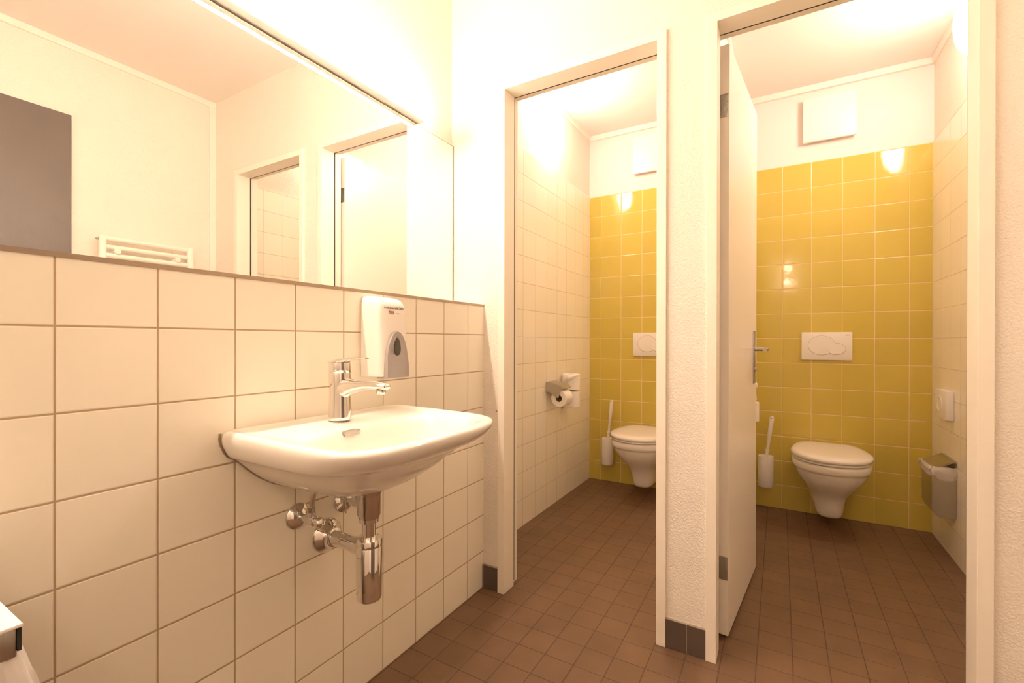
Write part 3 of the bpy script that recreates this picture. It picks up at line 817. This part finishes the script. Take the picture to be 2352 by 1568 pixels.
def make_spare(x, label, y=2.762):
    t = thing('spare_roll_holder', label, 'roll holder', (x, y, 0.60), group='upright spare roll holders')
    bm = bmesh.new()
    tube(bm, [(x + 0.0005, y, 0.600), (x + 0.065, y, 0.600), (x + 0.065, y, 0.600 + 0.002)], 0.005, 12)
    tube(bm, [(x + 0.065, y, 0.600), (x + 0.065, y, 0.800)], 0.005, 12)
    lathe(bm, (x + 0.0003, y, 0.600), (1, 0, 0), [(0, 0.018), (0.004, 0.018), (0.006, 0.012)], 24)
    lathe(bm, (x + 0.065, y, 0.5965), (0, 0, 1), [(0, 0.016), (0.004, 0.016)], 28)
    obj('holder_rod', bm, M['steel'], t, smooth=40)
    return t
def make_roll_v(x, z0, label, y=2.762, flap=None, tilt=0.0):
    t = thing('toilet_roll', label, 'toilet roll', (x, y, z0), group='white toilet paper rolls')
    n = 40; ro, ri = 0.056, 0.0205; h = 0.100
    def rg(r, z): return [(x + r * math.cos(2 * PI * k / n) + tilt * (z - z0), y + r * math.sin(2 * PI * k / n), z) for k in range(n)]
    bm = bmesh.new()
    loft(bm, [rg(ri, z0), rg(ro - 0.002, z0), rg(ro, z0 + 0.002), rg(ro, z0 + h - 0.002), rg(ro - 0.002, z0 + h), rg(ri, z0 + h), rg(ri, z0)], False, False)
    obj('paper', bm, M['paper'], t, smooth=40)
    if flap:
        bm = bmesh.new()
        a0, a1, zb = flap
        rows = []
        for i in range(15):
            a = a0 + (a1 - a0) * i / 14
            r = ro + 0.0012 + 0.0022 * (i / 14)
            rows.append([(x + r * math.cos(a) + tilt * h, y + r * math.sin(a), z0 + h - 0.001), (x + (r + 0.0015) * math.cos(a), y + (r + 0.0015) * math.sin(a), z0 + h - 0.004 - zb * (1 - abs(i / 14 - 0.0)) )])
        vr = [[bm.verts.new(p) for p in r] for r in rows]
        for p, q in zip(vr, vr[1:]): bm.faces.new((p[0], p[1], q[1], q[0]))
        fl = obj('loose_sheet', bm, M['paper'], t, smooth=60)
        sm_ = fl.modifiers.new('thick', 'SOLIDIFY'); sm_.thickness = 0.0006
    return t
make_spare(-0.163, 'upright steel rod holding spare rolls in the left stall')
make_roll_v(-0.098, 0.6018, 'spare toilet roll in the left stall, lower of the upright two')
make_roll_v(-0.098, 0.7130, 'spare toilet roll in the left stall, upper of the upright two with loose sheet', flap=(-PI * 0.9, -PI * 0.1, 0.09))
H2 = copy_tree(H1); H2.location.x = P2L; H2['label'] = 'steel toilet paper holder in the right stall, behind the open door'
make_spare(P2L, 'upright steel rod holding spare rolls in the right stall behind the door')
make_roll_v(P2L + 0.073, 0.6018, 'spare toilet roll in the right stall peeking past the door, lower one')
make_roll_v(P2L + 0.062, 0.7130, 'spare toilet roll in the right stall peeking past the door, upper one', flap=(-PI * 0.4, PI * 0.2, 0.06), tilt=-0.08)

# socket on the right wall of the right stall
so = thing('switch_box', 'small white surface-mounted switch box on the right stall wall', 'switch box', (1.775, 2.99, 0.718))
obj('box_body', B((1.745, 2.905, 0.652), (1.7745, 3.075, 0.789), 0.002), M['plastic'], so, smooth=30)
obj('round_insert', LA((1.745, 3.00, 0.722), (-1, 0, 0), [(-0.001, 0.036), (0.0030, 0.036), (0.0035, 0.033), (0.0008, 0.031), (0.0006, 0.002)], 32), M['plastic'], so, smooth=40)

# small steel bin with bag
def crumple_ring(cx, cy, hx, hy, zt, zb, amp, seed, n=72, flare=0.004, rows=7):
    rnd = random.Random(seed)
    ph = [rnd.uniform(0, 2 * PI) for _ in range(8)]; fr = [3, 5, 8, 13, 17, 23, 29, 37]
    bm = bmesh.new(); rings = []
    for j in range(rows):
        f = j / (rows - 1)
        ring = []
        for k in range(n):
            t = 2 * PI * k / n; c, s = math.cos(t), math.sin(t)
            q = 7.0
            x = math.copysign(abs(c) ** (2 / q), c); y = math.copysign(abs(s) ** (2 / q), s)
            w = sum(math.sin(fr[i] * t + ph[i] + f * (1.0 + i * 0.4)) / (1 + i * 0.45) for i in range(8)) * amp * (0.3 + f)
            e = flare * math.sin(f * PI * 0.75) + w + amp * 1.2
            z = zt + (zb - zt) * f + (w * 1.5 if f > 0.3 else 0) + rnd.uniform(-1, 1) * amp * 0.3
            ring.append((cx + x * (hx + e), cy + y * (hy + e), z))
        rings.append(ring)
    loft(bm, rings, False, False)
    return bm
bn = thing('hygiene_bin', 'small steel wall bin with plastic bag in the right stall', 'bin', (1.775, 2.955, 0.20))
bm = bmesh.new()
BX0, BX1, BY0, BY1 = 1.688, 1.7745, 2.863, 3.045
prof = [(BX1, 0.205), (BX0 + 0.012, 0.205), (BX0, 0.222), (BX0, 0.405), (BX1, 0.425)]
prof = [(BX1, 0.205), (BX0 + 0.028, 0.200), (BX0 + 0.006, 0.222), (BX0, 0.240), (BX0, 0.405), (BX1, 0.425)]
loft(bm, [[(a, y, b) for a, b in prof] for y in (BY0, BY1)])
bmesh.ops.bevel(bm, geom=[e for e in bm.edges if e.is_manifold], offset=0.003, segments=2, affect='EDGES')
obj('bin_body', bm, M['steel'], bn, smooth=25)
bm = bmesh.new()
prof = [(BX1, 0.470), (BX1 - 0.012, 0.472), (BX0 - 0.006, 0.428), (BX0 - 0.012, 0.420), (BX0 - 0.011, 0.416), (BX0 - 0.004, 0.422), (BX1 - 0.012, 0.464), (BX1, 0.462)]
loft(bm, [[(a, y, b) for a, b in prof] for y in (BY0 - 0.004, BY1 + 0.004)])
obj('bin_lid', bm, M['steel'], bn, smooth=25)
cx_, cy_ = (BX0 + BX1) / 2, (BY0 + BY1) / 2
bm = crumple_ring(cx_, cy_, (BX1 - BX0) / 2, (BY1 - BY0) / 2, 0.440, 0.392, 0.0042, 3, flare=0.008)
for v in bm.verts:
    v.co.x = min(v.co.x, 1.7742)
obj('bin_bag', bm, M['bag'], bn, smooth=60)

# larger bin at the left edge of the picture
wb = thing('waste_bin', 'steel waste bin with lid whitened for reflected light and plastic bag, below the mirror', 'bin', (0.16, 0.02, 0.0))
WX1, WY1, WZ = 0.300, 0.177, 0.694
WX0, WY0 = 0.02, -0.17
obj('bin_body', B((WX0 + 0.008, WY0 + 0.008, 0.0), (WX1 - 0.008, WY1 - 0.008, 0.640), 0.006), M['steel'], wb, smooth=30)
obj('bin_rim', B((WX0 + 0.003, WY0 + 0.003, 0.655), (WX1 - 0.004, WY1 - 0.004, 0.6895), 0.002), M['steel'], wb, smooth=30)
bm = bmesh.new()
box(bm, (WX0, WY0, 0.690), (WX1, WY1, WZ), 0.0012)
box(bm, (WX1 - 0.040, WY1 - 0.0035, 0.644), (WX1 - 0.0005, WY1 - 0.001, 0.6899))
obj('bin_lid', B((WX0, WY0, 0.6896), (WX1, WY1, WZ), 0.0012), M['plastic'], wb, smooth=30)  # white plastic colour stands in for lamp light reflected on steel
bm.free()
obj('corner_post', B((WX1 - 0.0125, WY1 - 0.0042, 0.662), (WX1 - 0.0022, WY1 - 0.0008, 0.6897)), M['black'], wb)
bm = crumple_ring((WX0 + WX1) / 2, (WY0 + WY1) / 2, (WX1 - WX0) / 2 - 0.002, (WY1 - WY0) / 2 - 0.002, 0.668, 0.48, 0.0050, 11, n=120, flare=0.020, rows=14)
obj('bin_bag', bm, M['bag'], wb, smooth=60)

# tiny wall plug on the pier left of the first frame
pl = obj('wall_plug', LA((0.064, YE, 0.737), (0, -1, 0), [(0, 0.0035), (0.0012, 0.0035), (0.0014, 0.002)], 14), M['card'])
tag(pl, 'tiny brown screw plug in the wall beside the left door frame', 'screw plug')
